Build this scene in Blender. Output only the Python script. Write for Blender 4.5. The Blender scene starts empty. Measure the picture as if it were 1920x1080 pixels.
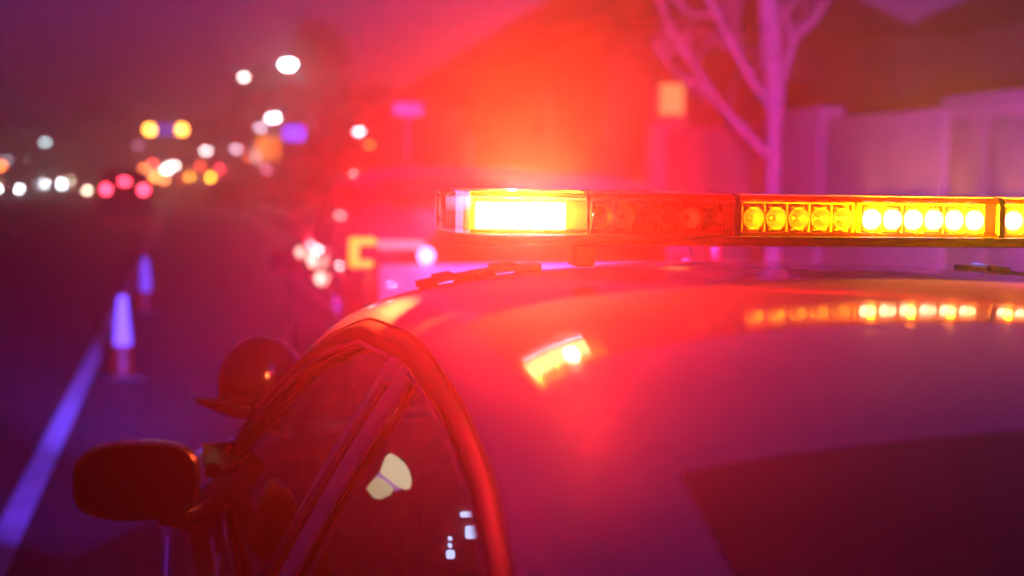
import bpy, bmesh, math, random
import numpy as np
from mathutils import Vector, Matrix
R = math.radians
sc = bpy.context.scene
col = sc.collection

# ------------------------------------------------------------------ camera
CAMZ = 1.62
FP = 1920 * 50 / 36.0
YAW, PITCH, ROLL = R(13.1), R(4.27), R(0.9)
_f = Vector((math.sin(YAW) * math.cos(PITCH), math.cos(YAW) * math.cos(PITCH), -math.sin(PITCH)))
_r0 = Vector((math.cos(YAW), -math.sin(YAW), 0))
_u0 = _r0.cross(_f)
_r = _r0 * math.cos(ROLL) + _u0 * math.sin(ROLL)
_u = _r.cross(_f)
CP = Vector((0, 0, CAMZ))
cd = bpy.data.cameras.new("camera")
cam = bpy.data.objects.new("camera", cd)
col.objects.link(cam)
M4 = Matrix((_r, _u, -_f)).transposed().to_4x4()
M4.translation = CP
cam.matrix_world = M4
cd.sensor_width = 36
cd.lens = 50
cd.clip_start = 0.05
cd.clip_end = 2000
cd.dof.use_dof = True
cd.dof.focus_distance = 2.12
cd.dof.aperture_fstop = 2.4
cd.dof.aperture_blades = 0
sc.camera = cam


def P(px, py, d):
    """the world point seen at pixel px,py of the 1920x1080 photograph, d metres along the view axis"""
    return CP + _f * d + _r * ((px - 960) / FP * d) + _u * ((540 - py) / FP * d)


# ------------------------------------------------------------------ world, exposure
w = bpy.data.worlds.new("World")
sc.world = w
w.use_nodes = True
nt = w.node_tree
bg = nt.nodes["Background"]
sky = nt.nodes.new("ShaderNodeTexSky")
sky.sky_type = 'NISHITA'
sky.sun_disc = False
sky.sun_elevation = R(-3.0)
sky.sun_rotation = R(45)
tint = nt.nodes.new("ShaderNodeMixRGB")
tint.blend_type = 'MULTIPLY'
tint.inputs[0].default_value = 1
tint.inputs[2].default_value = (0.40, 0.07, 1.0, 1)
nt.links.new(sky.outputs[0], tint.inputs[1])
nt.links.new(tint.outputs[0], bg.inputs[0])
SKY = 1.05
bg.inputs[1].default_value = SKY
sc.view_settings.view_transform = 'Standard'
sc.view_settings.look = 'None'
sc.view_settings.exposure = 0.0
sc.view_settings.gamma = 1
sc.render.engine = 'CYCLES'
cy = sc.cycles
cy.use_denoising = True
cy.max_bounces = 6
cy.transparent_max_bounces = 16
cy.volume_bounces = 0
cy.sample_clamp_indirect = 4
cy.caustics_reflective = False
cy.caustics_refractive = False
cy.use_adaptive_sampling = False

# roof bar light, including added veil and fill lamps (made with the bar below)
HAZE_DENSITY, HAZE_G = 0.011, 0.86
RED_END = 90.0
RED_BEAM = 640.0
RED_TOP, RED_REAR, RED_FRONT, BLUE_FRONT, AMBER = 430.0, 30.0, 3200.0, 2200.0, 90.0


# ------------------------------------------------------------------ materials
def newmat(name):
    m = bpy.data.materials.new(name)
    m.use_nodes = True
    return m, m.node_tree, m.node_tree.nodes["Principled BSDF"]


def pbr(name, c, rough=0.5, metal=0.0, coat=0.0, var=0.0, scale=8.0, bump=0.0, spec=0.5, rvar=0.0):
    m, t, b = newmat(name)
    b.inputs["Base Color"].default_value = (*c, 1)
    b.inputs["Roughness"].default_value = rough
    b.inputs["Metallic"].default_value = metal
    b.inputs["Coat Weight"].default_value = coat
    b.inputs["Coat Roughness"].default_value = 0.03
    b.inputs["Specular IOR Level"].default_value = spec
    if var or bump or rvar:
        tc = t.nodes.new("ShaderNodeTexCoord")
        n = t.nodes.new("ShaderNodeTexNoise")
        n.inputs["Scale"].default_value = scale
        n.inputs["Detail"].default_value = 6
        t.links.new(tc.outputs["Object"], n.inputs["Vector"])
        if var:
            r = t.nodes.new("ShaderNodeMapRange")
            r.inputs[1].default_value = 0.3
            r.inputs[2].default_value = 0.7
            r.inputs[3].default_value = 1 - var
            r.inputs[4].default_value = 1 + var
            t.links.new(n.outputs[0], r.inputs[0])
            mx = t.nodes.new("ShaderNodeVectorMath")
            mx.operation = 'SCALE'
            mx.inputs[0].default_value = c
            t.links.new(r.outputs[0], mx.inputs["Scale"])
            t.links.new(mx.outputs[0], b.inputs["Base Color"])
        if rvar:
            r2 = t.nodes.new("ShaderNodeMapRange")
            r2.inputs[1].default_value = 0.3
            r2.inputs[2].default_value = 0.7
            r2.inputs[3].default_value = max(0, rough - rvar)
            r2.inputs[4].default_value = rough + rvar
            t.links.new(n.outputs[0], r2.inputs[0])
            t.links.new(r2.outputs[0], b.inputs["Roughness"])
        if bump:
            bp = t.nodes.new("ShaderNodeBump")
            bp.inputs["Strength"].default_value = bump
            bp.inputs["Distance"].default_value = 0.01
            t.links.new(n.outputs[0], bp.inputs["Height"])
            t.links.new(bp.outputs[0], b.inputs["Normal"])
    return m


_em = {}


def emit(c, s, name=None, sample=False):
    k = (tuple(c), s, sample)
    if k in _em:
        return _em[k]
    m, t, b = newmat(name or "lit_lamp")
    b.inputs["Base Color"].default_value = (*c, 1)
    b.inputs["Emission Color"].default_value = (*c, 1)
    b.inputs["Emission Strength"].default_value = s
    b.inputs["Roughness"].default_value = 0.4
    m.cycles.emission_sampling = 'AUTO' if sample else 'NONE'
    _em[k] = m
    return m


def glassy(name, tintc, refl=0.06, rough=0.02, haze=0.0, hazec=(1, 1, 1)):
    """thin tinted pane: coloured transparency + clear reflection (+ a little scattered light)"""
    m, t, b = newmat(name)
    t.nodes.remove(b)
    out = t.nodes["Material Output"]
    tr = t.nodes.new("ShaderNodeBsdfTransparent")
    tr.inputs[0].default_value = (*tintc, 1)
    gl = t.nodes.new("ShaderNodeBsdfGlossy")
    gl.inputs["Roughness"].default_value = rough
    gl.inputs[0].default_value = (1, 1, 1, 1)
    lw = t.nodes.new("ShaderNodeFresnel")
    lw.inputs[0].default_value = 1.5
    mx = t.nodes.new("ShaderNodeMixShader")
    last = tr.outputs[0]
    if haze:
        tl = t.nodes.new("ShaderNodeBsdfTranslucent")
        tl.inputs[0].default_value = (*hazec, 1)
        m0 = t.nodes.new("ShaderNodeMixShader")
        m0.inputs[0].default_value = haze
        t.links.new(tr.outputs[0], m0.inputs[1])
        t.links.new(tl.outputs[0], m0.inputs[2])
        last = m0.outputs[0]
    t.links.new(lw.outputs[0], mx.inputs[0])
    t.links.new(last, mx.inputs[1])
    t.links.new(gl.outputs[0], mx.inputs[2])
    t.links.new(mx.outputs[0], out.inputs[0])
    return m


MAT = dict(
    paint=pbr("white_car_paint", (0.72, 0.72, 0.75), 0.6, coat=1.0, spec=0.15),
    doorpaint=pbr("black_car_paint", (0.02, 0.02, 0.022), 0.3, coat=1.0),
    black=pbr("black_plastic", (0.012, 0.012, 0.013), 0.45, bump=0.05, scale=300),
    framegrey=pbr("door_frame_paint", (0.05, 0.05, 0.055), 0.6, coat=0.0),
    satin=pbr("satin_metal_trim", (0.6, 0.6, 0.62), 0.28, metal=1.0),
    post=pbr("satin_post_trim", (0.65, 0.65, 0.66), 0.35, coat=0.4),
    gloss=pbr("gloss_black_trim", (0.015, 0.015, 0.016), 0.22, coat=0.6),
    rubber=pbr("rubber", (0.012, 0.012, 0.012), 0.75, bump=0.2, scale=60),
    chrome=pbr("bright_metal", (0.8, 0.8, 0.82), 0.12, metal=1.0),
    reflector=pbr("silvered_reflector", (0.9, 0.88, 0.85), 0.32, metal=1.0),
    alloy=pbr("painted_steel", (0.35, 0.35, 0.37), 0.35, metal=0.8),
    cloth=pbr("dark_seat_cloth", (0.03, 0.03, 0.035), 0.9, bump=0.3, scale=200),
    interior=pbr("dark_interior", (0.02, 0.02, 0.022), 0.8),
    glass=glassy("tinted_window_glass", (0.16, 0.16, 0.17)),
    rearglass=glassy("dark_rear_glass", (0.03, 0.03, 0.035)),
    veilglass=pbr("veil_toned_glass", (0.14, 0.11, 0.10), 0.5, coat=0.6, var=.25, scale=3, spec=.2),  # lightened base puts the lens veil into the rear glass colour
    lens_clear=glassy("clear_lens", (0.92, 0.9, 0.88), haze=0.03),
    lens_amber=glassy("amber_lens", (1.0, 0.60, 0.14), haze=0.34, hazec=(1, 0.4, 0.02)),
    lens_corner=glassy("pale_amber_lens", (1.0, 0.66, 0.18), haze=0.3, hazec=(1, 0.45, 0.03)),
    rib_amber=glassy("amber_lens_rib", (1.0, 0.6, 0.12), haze=0.75, hazec=(1, 0.62, 0.06)),
    lens_red=glassy("red_lens", (1.0, 0.09, 0.05), haze=0.16, hazec=(1, 0.05, 0.03)),
    lens_blue=glassy("blue_lens", (0.1, 0.15, 1.0), haze=0.16, hazec=(0.05, 0.1, 1)),
    amber_plastic=pbr("amber_reflector_plate", (0.75, 0.38, 0.04), 0.4),
    red_plastic=pbr("red_reflector_plate", (0.6, 0.03, 0.02), 0.4),
    asphalt=pbr("asphalt", (0.036, 0.036, 0.038), 0.62, var=0.35, scale=14, bump=0.35, rvar=0.18),
    soil=pbr("bare_earth", (0.07, 0.06, 0.045), 0.9, var=0.3, scale=2, bump=0.3),
    concrete=pbr("concrete", (0.32, 0.31, 0.3), 0.8, var=0.2, scale=5, bump=0.2),
    line=pbr("worn_road_paint", (0.78, 0.78, 0.78), 0.6, var=0.22, scale=6),
    stucco=pbr("stucco_wall", (0.5, 0.48, 0.47), 0.85, var=0.12, scale=1.5, bump=0.3),
    housewall=pbr("house_wall", (0.24, 0.2, 0.18), 0.85, var=0.15, scale=1.2),
    rooftile=pbr("roof_tiles", (0.09, 0.06, 0.05), 0.8, var=0.3, scale=4, bump=0.4),
    bark=pbr("pale_bark", (0.5, 0.48, 0.46), 0.85, var=0.3, scale=7, bump=0.5),
    darkbark=pbr("dark_bark", (0.06, 0.045, 0.035), 0.9, var=0.3, scale=6),
    leaf=pbr("foliage", (0.035, 0.06, 0.03), 0.7, var=0.5, scale=0.7),
    pole=pbr("galvanised_pole", (0.35, 0.36, 0.37), 0.45, metal=0.7),
    cone=pbr("cone_plastic", (0.32, 0.035, 0.008), 0.5, var=0.1),
    collar=pbr("reflective_collar", (0.92, 0.92, 0.92), 0.45),
    dark=pbr("dark_car_paint", (0.025, 0.03, 0.04), 0.3, coat=1.0),
    grey=pbr("grey_car_paint", (0.2, 0.2, 0.21), 0.35, coat=1.0),
    signwhite=pbr("sign_sheet", (0.85, 0.86, 0.88), 0.4),
    signblue=pbr("blue_sign_sheet", (0.05, 0.12, 0.7), 0.4),
    redlamp=pbr("red_lamp_plastic", (0.5, 0.02, 0.02), 0.25, coat=0.5),
)


_t = MAT["paint"].node_tree
_tc = _t.nodes.new("ShaderNodeTexCoord")
_b = _t.nodes["Principled BSDF"]
for _sc, _lo, _hi, _inp in ((22, .05, .11, "Coat Roughness"), (55, .55, .68, "Roughness")):
    _n = _t.nodes.new("ShaderNodeTexNoise")
    _n.inputs["Scale"].default_value = _sc
    _n.inputs["Detail"].default_value = 8
    _m = _t.nodes.new("ShaderNodeMapRange")
    _m.inputs[1].default_value, _m.inputs[2].default_value = .35, .7
    _m.inputs[3].default_value, _m.inputs[4].default_value = _lo, _hi
    _t.links.new(_tc.outputs["Object"], _n.inputs["Vector"])
    _t.links.new(_n.outputs[0], _m.inputs[0])
    _t.links.new(_m.outputs[0], _b.inputs[_inp])
_n = _t.nodes.new("ShaderNodeTexNoise")
_n.inputs["Scale"].default_value = 9
_bp = _t.nodes.new("ShaderNodeBump")
_bp.inputs["Strength"].default_value = .06
_bp.inputs["Distance"].default_value = .004
_t.links.new(_tc.outputs["Object"], _n.inputs["Vector"])
_t.links.new(_n.outputs[0], _bp.inputs["Height"])
_t.links.new(_bp.outputs[0], _b.inputs["Coat Normal"])


# ------------------------------------------------------------------ mesh building
class MB:
    def __init__(s):
        s.v = []
        s.f = []

    def add(s, vs, fs):
        o = len(s.v)
        s.v += [tuple(v) for v in vs]
        s.f += [tuple(i + o for i in f) for f in fs]
        return s

    def box(s, c, d, bev=0.0, M=None):
        bm = bmesh.new()
        bmesh.ops.create_cube(bm, size=1)
        for v in bm.verts:
            v.co = Vector((v.co.x * d[0], v.co.y * d[1], v.co.z * d[2]))
        if bev:
            bmesh.ops.bevel(bm, geom=bm.edges[:], offset=bev, segments=3, affect='EDGES', profile=0.5)
        for v in bm.verts:
            v.co = (M @ v.co if M else v.co) + Vector(c)
        bm.verts.index_update()
        s.add([v.co.copy() for v in bm.verts], [[v.index for v in f.verts] for f in bm.faces])
        bm.free()
        return s

    def tube(s, pts, rad, n=10, cap=True):
        pts = [Vector(p) for p in pts]
        rads = rad if isinstance(rad, (list, tuple)) else [rad] * len(pts)
        rings = []
        up = None
        for i, p in enumerate(pts):
            t = (pts[min(i + 1, len(pts) - 1)] - pts[max(i - 1, 0)])
            t = t.normalized() if t.length > 1e-9 else Vector((0, 0, 1))
            if up is None:
                up = Vector((0, 0, 1)) if abs(t.z) < 0.9 else Vector((1, 0, 0))
            a = t.cross(up).normalized()
            up = a.cross(t).normalized()
            rings.append([p + (a * math.cos(2 * math.pi * k / n) + up * math.sin(2 * math.pi * k / n)) * rads[i] for k in range(n)])
        vs = [q for r in rings for q in r]
        fs = []
        for i in range(len(pts) - 1):
            for k in range(n):
                fs.append((i * n + k, i * n + (k + 1) % n, (i + 1) * n + (k + 1) % n, (i + 1) * n + k))
        if cap:
            fs.append(tuple(range(n))[::-1])
            fs.append(tuple((len(pts) - 1) * n + k for k in range(n)))
        return s.add(vs, fs)

    def lathe(s, prof, c, axis=(0, 0, 1), n=24, cap=True):
        """prof: (radius, height along axis)"""
        ax = Vector(axis).normalized()
        q = Vector((0, 0, 1)).rotation_difference(ax)
        vs, fs = [], []
        for (r, h) in prof:
            for k in range(n):
                a = 2 * math.pi * k / n
                vs.append(Vector(c) + q @ Vector((r * math.cos(a), r * math.sin(a), h)))
        for i in range(len(prof) - 1):
            for k in range(n):
                fs.append((i * n + k, i * n + (k + 1) % n, (i + 1) * n + (k + 1) % n, (i + 1) * n + k))
        if cap and prof[0][0] > 1e-6:
            fs.append(tuple(range(n))[::-1])
        if cap and prof[-1][0] > 1e-6:
            fs.append(tuple((len(prof) - 1) * n + k for k in range(n)))
        return s.add(vs, fs)

    def grid(s, rows, keep=None, flip=False):
        m = len(rows[0])
        fs = []
        for i in range(len(rows) - 1):
            for j in range(m - 1):
                if keep and not keep(i, j):
                    continue
                q = (i * m + j, i * m + j + 1, (i + 1) * m + j + 1, (i + 1) * m + j)
                fs.append(q[::-1] if flip else q)
        return s.add([p for r in rows for p in r], fs)

    def prism(s, poly, off):
        """closed polygon (3-D points) given thickness by vector off"""
        n = len(poly)
        o = Vector(off)
        vs = [Vector(p) for p in poly] + [Vector(p) + o for p in poly]
        fs = [tuple(range(n))[::-1], tuple(range(n, 2 * n))]
        for k in range(n):
            fs.append((k, (k + 1) % n, n + (k + 1) % n, n + k))
        return s.add(vs, fs)

    def build(s, name, mat, parent=None, off=(0, 0, 0), sharp=35, thick=0.0, merge=True, rim=True):
        bm = bmesh.new()
        o = Vector(off)
        vv = [bm.verts.new(Vector(v) - o) for v in s.v]
        for f in s.f:
            if len(set(f)) < 3:
                continue
            try:
                bm.faces.new([vv[i] for i in f])
            except ValueError:
                pass
        loose = [v for v in bm.verts if not v.link_faces]
        bmesh.ops.delete(bm, geom=loose, context='VERTS')
        if merge:
            bmesh.ops.remove_doubles(bm, verts=bm.verts[:], dist=1e-5)
        bmesh.ops.recalc_face_normals(bm, faces=bm.faces[:])
        me = bpy.data.meshes.new(name)
        bm.to_mesh(me)
        bm.free()
        for p in me.polygons:
            p.use_smooth = True
        me.set_sharp_from_angle(angle=R(sharp))
        me.materials.append(mat)
        ob = bpy.data.objects.new(name, me)
        col.objects.link(ob)
        if parent:
            ob.parent = parent
        if thick:
            md = ob.modifiers.new("thickness", 'SOLIDIFY')
            md.thickness = thick
            md.offset = -1
            md.use_rim = rim
        return ob


def tag(o, label=None, cat=None, group=None, kind=None):
    if label:
        o["label"] = label
    if cat:
        o["category"] = cat
    if group:
        o["group"] = group
    if kind:
        o["kind"] = kind
    return o


def empty(name, loc, label, cat, group=None):
    o = bpy.data.objects.new(name, None)
    o.empty_display_size = 0.2
    o.location = loc
    col.objects.link(o)
    return tag(o, label, cat, group)


def copy_tree(o, parent=None):
    c = o.copy()
    col.objects.link(c)
    if parent:
        c.parent = parent
    for ch in list(o.children):
        copy_tree(ch, c)
    return c


def curve(keys):
    """smooth interpolation through (x, y) keys"""
    k = np.array(sorted(keys), float)
    x, y = k[:, 0], k[:, 1]
    d = np.diff(y) / np.diff(x)
    m = np.zeros(len(x))
    m[0], m[-1] = d[0], d[-1]
    for i in range(1, len(x) - 1):
        if d[i - 1] * d[i] > 0:
            h0, h1 = x[i] - x[i - 1], x[i + 1] - x[i]
            m[i] = (h0 + h1) * 1.5 / ((h0 + 2 * h1) / 2 / d[i - 1] + (2 * h0 + h1) / 2 / d[i]) if True else 0

    def f(q):
        q = min(max(q, x[0]), x[-1])
        i = min(max(int(np.searchsorted(x, q) - 1), 0), len(x) - 2)
        h = x[i + 1] - x[i]
        t = (q - x[i]) / h
        return float((2 * t ** 3 - 3 * t ** 2 + 1) * y[i] + (t ** 3 - 2 * t ** 2 + t) * h * m[i] + (-2 * t ** 3 + 3 * t ** 2) * y[i + 1] + (t ** 3 - t ** 2) * h * m[i + 1])
    return f


# ------------------------------------------------------------------ ground
def sheet(x0, x1, y0, y1, z, nx=1, ny=1):
    m = MB()
    m.grid([[(x0 + (x1 - x0) * i / nx, y0 + (y1 - y0) * j / ny, z) for i in range(nx + 1)] for j in range(ny + 1)])
    return m


tag(sheet(-400, 400, -60, 900, -0.004).build("ground", MAT["soil"]), "bare dark earth spreading away beyond the road", "ground", kind="structure")
tag(sheet(-16, 3.4, -50, 600, 0.0).build("road", MAT["asphalt"]), "dark asphalt road under the traffic and patrol car", "road", kind="structure")
tag(sheet(-0.83, -0.70, -20, 220, 0.004).build("edge_line", MAT["line"]), "painted line running along the road beside the patrol car", "road marking", kind="structure")
for lx in (-4.5, -8.2):
    m = MB()
    for k in range(30):
        y = 14 + k * 9
        m.grid([[(lx - 0.06, y, 0.004), (lx + 0.06, y, 0.004)], [(lx - 0.06, y + 3, 0.004), (lx + 0.06, y + 3, 0.004)]])
    tag(m.build("lane_line", MAT["line"]), "dashed lane line on the dark road, %s" % ("nearer the cones" if lx > -5 else "farther from the cones"), "road marking", kind="structure")
m = MB()
m.box((3.48, 275, 0.06), (0.16, 650, 0.15), 0.015)
tag(m.build("kerb", MAT["concrete"]), "concrete kerb between road and pavement", "kerb", kind="structure")
tag(sheet(3.56, 6.6, -50, 600, 0.125).build("pavement", MAT["concrete"]), "concrete pavement along the stucco wall", "pavement", kind="structure")

# ------------------------------------------------------------------ the patrol car
X0 = 1.0
car = empty("patrol_car", (X0, 2.0, 0), "white patrol car close to the camera with a lit amber light bar on top", "police car")
OFF = (X0, 2.0, 0)

zc = curve([(.2, 1.07), (.5, 1.19), (.8, 1.295), (1.15, 1.397), (1.4, 1.441), (1.6, 1.465), (1.8, 1.480), (2.1, 1.489), (2.4, 1.484), (2.6, 1.462), (2.8, 1.40), (3.1, 1.24), (3.45, 1.05)])
rz = curve([(.2, 1.0), (.5, 1.12), (.8, 1.215), (1.12, 1.30), (1.42, 1.336), (1.72, 1.37), (1.98, 1.394), (2.24, 1.398), (2.4, 1.365), (2.6, 1.28), (2.85, 1.165), (3.1, 1.045), (3.3, .99), (3.45, .975)])
rw = curve([(.2, .90), (.5, .83), (.8, .775), (1.12, .735), (1.42, .695), (1.72, .676), (1.98, .674), (2.24, .70), (2.6, .795), (3.1, .89), (3.3, .915), (3.45, .925)])
wt = curve([(.80, .975), (.9, 1.12), (1.0, 1.228), (1.12, 1.272), (1.42, 1.308), (1.72, 1.339), (1.98, 1.358), (2.24, 1.36), (2.4, 1.325), (2.6, 1.238), (2.85, 1.112), (3.1, .975)])
BELT, WB = 0.965, 0.917


def side_w(y, z):
    a = rz(y)
    t = min(max((a - z) / max(a - BELT, 1e-3), 0), 1)
    return rw(y) + (WB - rw(y)) * t + 0.012 * math.sin(math.pi * t)


def roof_pt(y, u):
    """u in -1..1 across the car (negative = left)"""
    a = abs(u)
    s = -1 if u < 0 else 1
    W, Z, C = rw(y), rz(y), zc(y)
    bx, bz = WB - W, Z - BELT
    L = math.hypot(bx, bz) + 1e-6
    h = min(0.09, 0.55 * max(C - Z, 0.01) * L / max(bz, 0.02))
    p0, p1 = (0, C), (W * 0.66, C - 0.002)
    p2, p3 = (W - bx / L * h, Z + bz / L * h), (W, Z)
    q = [(1 - a) ** 3 * p0[k] + 3 * a * (1 - a) ** 2 * p1[k] + 3 * a * a * (1 - a) * p2[k] + a ** 3 * p3[k] for k in (0, 1)]
    return (X0 + s * q[0], y, q[1])


UW = min(np.linspace(.3, .99, 500), key=lambda u_: abs(roof_pt(1.17, float(u_))[0] - X0 - .575))      # rear window edge
UW = round(float(UW), 4)
UF = 0.88
us = sorted(set([round(x, 4) for x in np.linspace(0, 1, 25)] + [UW, UF]))
us = [-x for x in us[::-1]] + us[1:]
ys = sorted(set([round(x, 4) for x in np.linspace(.2, 3.45, 92)] + [1.17, .28, 2.62, 3.42]))
rows = [[roof_pt(y, u) for u in us] for y in ys]


def in_rear(i, j):
    y, u = (ys[i] + ys[i + 1]) / 2, abs(us[j] + us[j + 1]) / 2
    return .28 < y < 1.17 and u < UW


def in_front(i, j):
    y, u = (ys[i] + ys[i + 1]) / 2, abs(us[j] + us[j + 1]) / 2
    return 2.62 < y < 3.42 and u < UF


MB().grid(rows, keep=lambda i, j: not in_rear(i, j) and not in_front(i, j)).build("roof", MAT["paint"], car, OFF, thick=0.012, rim=False)
MB().grid(rows, keep=in_rear).build("rear_window", MAT["veilglass"], car, OFF)
MB().grid(rows, keep=in_front).build("windshield", MAT["glass"], car, OFF)
for s in (-1, 1):
    def sp(y, z, o=0.0):
        wv = side_w(y, z) + o
        return (X0 + s * wv, y, z + o * 0.45)
    # pillar and frame band between the roof edge and the top of the side windows
    band = []
    yy = np.linspace(.2, 3.3, 100)
    for y in yy:
        lo = wt(y) if .80 < y < 3.1 else BELT
        lo = max(BELT, min(lo, rz(y) - 0.004))
        row = []
        for t in np.linspace(0, 1, 9):
            z = rz(y) + (lo - rz(y)) * t
            o = 0.010 * math.sin(math.pi * min(t * 1.15, 1)) if .85 < y < 3.0 else 0
            row.append(sp(y, z, o))
        band.append(row)
    MB().grid(band).build("window_frame", MAT["framegrey"], car, OFF, thick=0.02)
    # the seam between door frame and roof
    MB().tube([sp(y, rz(y), 0.0015) for y in np.linspace(.95, 3.1, 70)], 0.002, 6).build("door_seam", MAT["rubber"], car, OFF)
    for (ya, yb, nm) in ((2.07, 3.09, "front"), (0.82, 1.91, "rear")):
        # the door: outer skin below the belt, with its posts, window and handle
        d0, d1 = (2.0, 3.12) if nm == "front" else (0.95, 1.985)
        dm = MB()
        lower = [(1.0, .30), (1.047, .55), (1.052, .72), (1.027, .86), (.975, .93), (WB + .004, BELT)]
        lower = [(a + .004, b) for a, b in lower]
        lw_, lz_ = curve([(b, a) for a, b in lower]), [b for a, b in lower]
        dm.grid([[(X0 + s * lw_(z), y, z) for z in np.linspace(.30, BELT, 24)] for y in np.linspace(d0, d1, 20)])
        door = dm.build("door", MAT["doorpaint"], car, OFF, thick=0.006)
        # glass
        g = []
        for y in np.linspace(ya, yb, 46):
            top = max(wt(y) + 0.004, BELT + 0.002)
            g.append([sp(y, BELT - .01 + (top - BELT + .01) * t, -0.012) for t in np.linspace(0, 1, 14)])
        MB().grid(g).build("window_glass", MAT["glass"], door, OFF)
        # bright bead along the top of the glass
        MB().tube([sp(y, max(wt(y), BELT), 0.001) for y in np.linspace(ya, yb, 60)], 0.0045, 8).build("window_trim", MAT["satin" if nm == "front" else "gloss"], door, OFF)
        MB().tube([sp(y, BELT, 0.004) for y in np.linspace(d0, d1, 30)], 0.008, 8).build("belt_trim", MAT["gloss"], door, OFF)
        # post of the door frame at the centre pillar
        yc = 2.036 if nm == "front" else 1.944
        post = []
        for z in np.linspace(BELT, wt(yc) + .004, 26):
            row = []
            for t in np.linspace(0, 1, 9):
                o = -0.006 + 0.012 * math.sin(math.pi * t) ** 0.6
                row.append(sp(yc + (t - .5) * 0.078, z, o))
            post.append(row)
        MB().grid(post).build("window_post", MAT["post"], door, OFF, thick=0.004)
        hy = d0 + 0.1
        MB().tube([(X0 + s * 1.03, hy, .84), (X0 + s * 1.075, hy + .03, .845), (X0 + s * 1.078, hy + .16, .845), (X0 + s * 1.03, hy + .19, .84)], 0.012, 10).build("handle", MAT["black"], door, OFF)
    MB().box((X0 + s * side_w(1.99, 1.16), 1.99, 1.16), (0.02, 0.05, 0.4), 0.004, Matrix.Rotation(s * R(-32), 3, 'Y')).build("centre_pillar", MAT["black"], car, OFF)

# lower body
mw = curve([(-.6, .80), (-.5, .90), (-.2, .975), (.3, 1.0), (3.6, 1.0), (4.2, .955), (4.5, .86), (4.65, .74)])
dz = curve([(-.6, .93), (-.5, 1.0), (.0, 1.05), (.2, 1.06), (3.45, 1.045), (4.0, .97), (4.4, .88), (4.6, .78), (4.65, .70)])
sh = [(0, .2), (.86, .2), (1.0, .30), (1.047, .55), (1.052, .72), (1.027, .86), (.975, .93), (WB, BELT)]
side_c = curve([(i, a) for i, (a, b) in enumerate(sh)])
side_z = curve([(i, b) for i, (a, b) in enumerate(sh)])
stn = np.linspace(-.6, 4.65, 150)
NS = 40
full = []
for y in stn:
    half = []
    k = mw(y)
    top = dz(y)
    f = min(1, (top - .2) / (1.045 - .2))
    for i in np.linspace(0, 7, NS):
        half.append((side_c(i) * k, .2 + (side_z(i) - .2) * f))
    e = half[-1]
    for t in np.linspace(0, 1, 10)[1:]:
        half.append((e[0] * (1 - t), e[1] + (top - e[1]) * math.sin(t * math.pi / 2) ** .8))
    full.append([(X0 - a, y, b) for a, b in half[::-1]] + [(X0 + a, y, b) for a, b in half[1:]])
WHY = (0.45, 3.62)
WR = 0.345


def body_keep(i, j):
    n = len(full[0])
    a, b, c = full[i][j], full[i + 1][j + 1], None
    y, z, x = (a[1] + b[1]) / 2, (a[2] + b[2]) / 2, abs((a[0] + b[0]) / 2 - X0)
    if .3 < y < 3.4 and z > .935 and x < WB + .001 and (j < 10 or j > n - 12 or True) and z > BELT - .01:
        return False
    for wy in WHY:
        if x > .55 and math.hypot(y - wy, z - WR) < .40:
            return False
    return True


bb = MB().grid(full, keep=body_keep)
n = len(full[0])
bb.add(full[0], [tuple(range(n))])
bb.add(full[-1], [tuple(range(n))[::-1]])
bb.build("body", MAT["doorpaint"], car, OFF)
for wy in WHY:
    for s in (-1, 1):
        MB().tube([(X0 + s * 1.03, wy + .405 * math.cos(a), WR + .405 * math.sin(a)) for a in np.linspace(R(-22), R(202), 30)], .022, 8).build("wheel_arch", MAT["doorpaint"], car, OFF)
        ty = MB().lathe([(.21, -.11), (.30, -.115), (.335, -.09), (WR, -.05), (WR, .05), (.335, .09), (.30, .115), (.21, .11)], (X0 + s * .92, wy, WR), (1, 0, 0), 40)
        wh = MB().lathe([(.05, .0), (.06, .09), (.19, .085), (.215, .11), (.22, .05), (.22, -.1)], (X0 + s * .92, wy, WR), (s, 0, 0), 32).build("wheel", MAT["alloy"], car, OFF)
        ty.build("tyre", MAT["rubber"], wh, OFF)
MB().box((X0, 2.0, .3), (1.8, 3.6, .05), .01).build("floor_pan", MAT["interior"], car, OFF)
for s in (-1, 1):
    MB().box((X0 + s * .68, 4.42, .70), (.34, .2, .13), .04).build("headlight", MAT["lens_clear"], car, OFF)
    MB().box((X0 + s * .72, -.53, .86), (.3, .12, .15), .03).build("taillight", MAT["redlamp"], car, OFF)
MB().box((X0, 4.62, .62), (.8, .06, .2), .02).build("grille", MAT["black"], car, OFF)
# cabin
for s in (-1, 1):
    seat = MB()
    seat.box((X0 + s * .42, 2.45, .58), (.52, .52, .16), .06)
    seat.box((X0 + s * .42, 2.16, .86), (.5, .14, .58), .06, Matrix.Rotation(R(12), 3, 'X'))
    so = seat.build("seat", MAT["cloth"], car, OFF)
    MB().box((X0 + s * .42, 2.06, 1.21), (.27, .1, .19), .045, Matrix.Rotation(R(12), 3, 'X')).build("headrest", MAT["cloth"], so, OFF)
MB().box((X0, .95, .62), (1.4, .5, .2), .07).box((X0, .62, .86), (1.4, .16, .5), .06, Matrix.Rotation(R(15), 3, 'X')).build("rear_bench", MAT["cloth"], car, OFF)
dash = MB().box((X0, 3.2, .86), (1.66, .42, .2), .07).build("dashboard", MAT["interior"], car, OFF)
MB().tube([(X0 - .42 + .18 * math.cos(a), 2.88 - .06 * math.sin(a), .93 + .17 * math.sin(a)) for a in np.linspace(0, 2 * math.pi, 33)], .013, 8).build("steering_wheel", MAT["black"], car, OFF)
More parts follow.
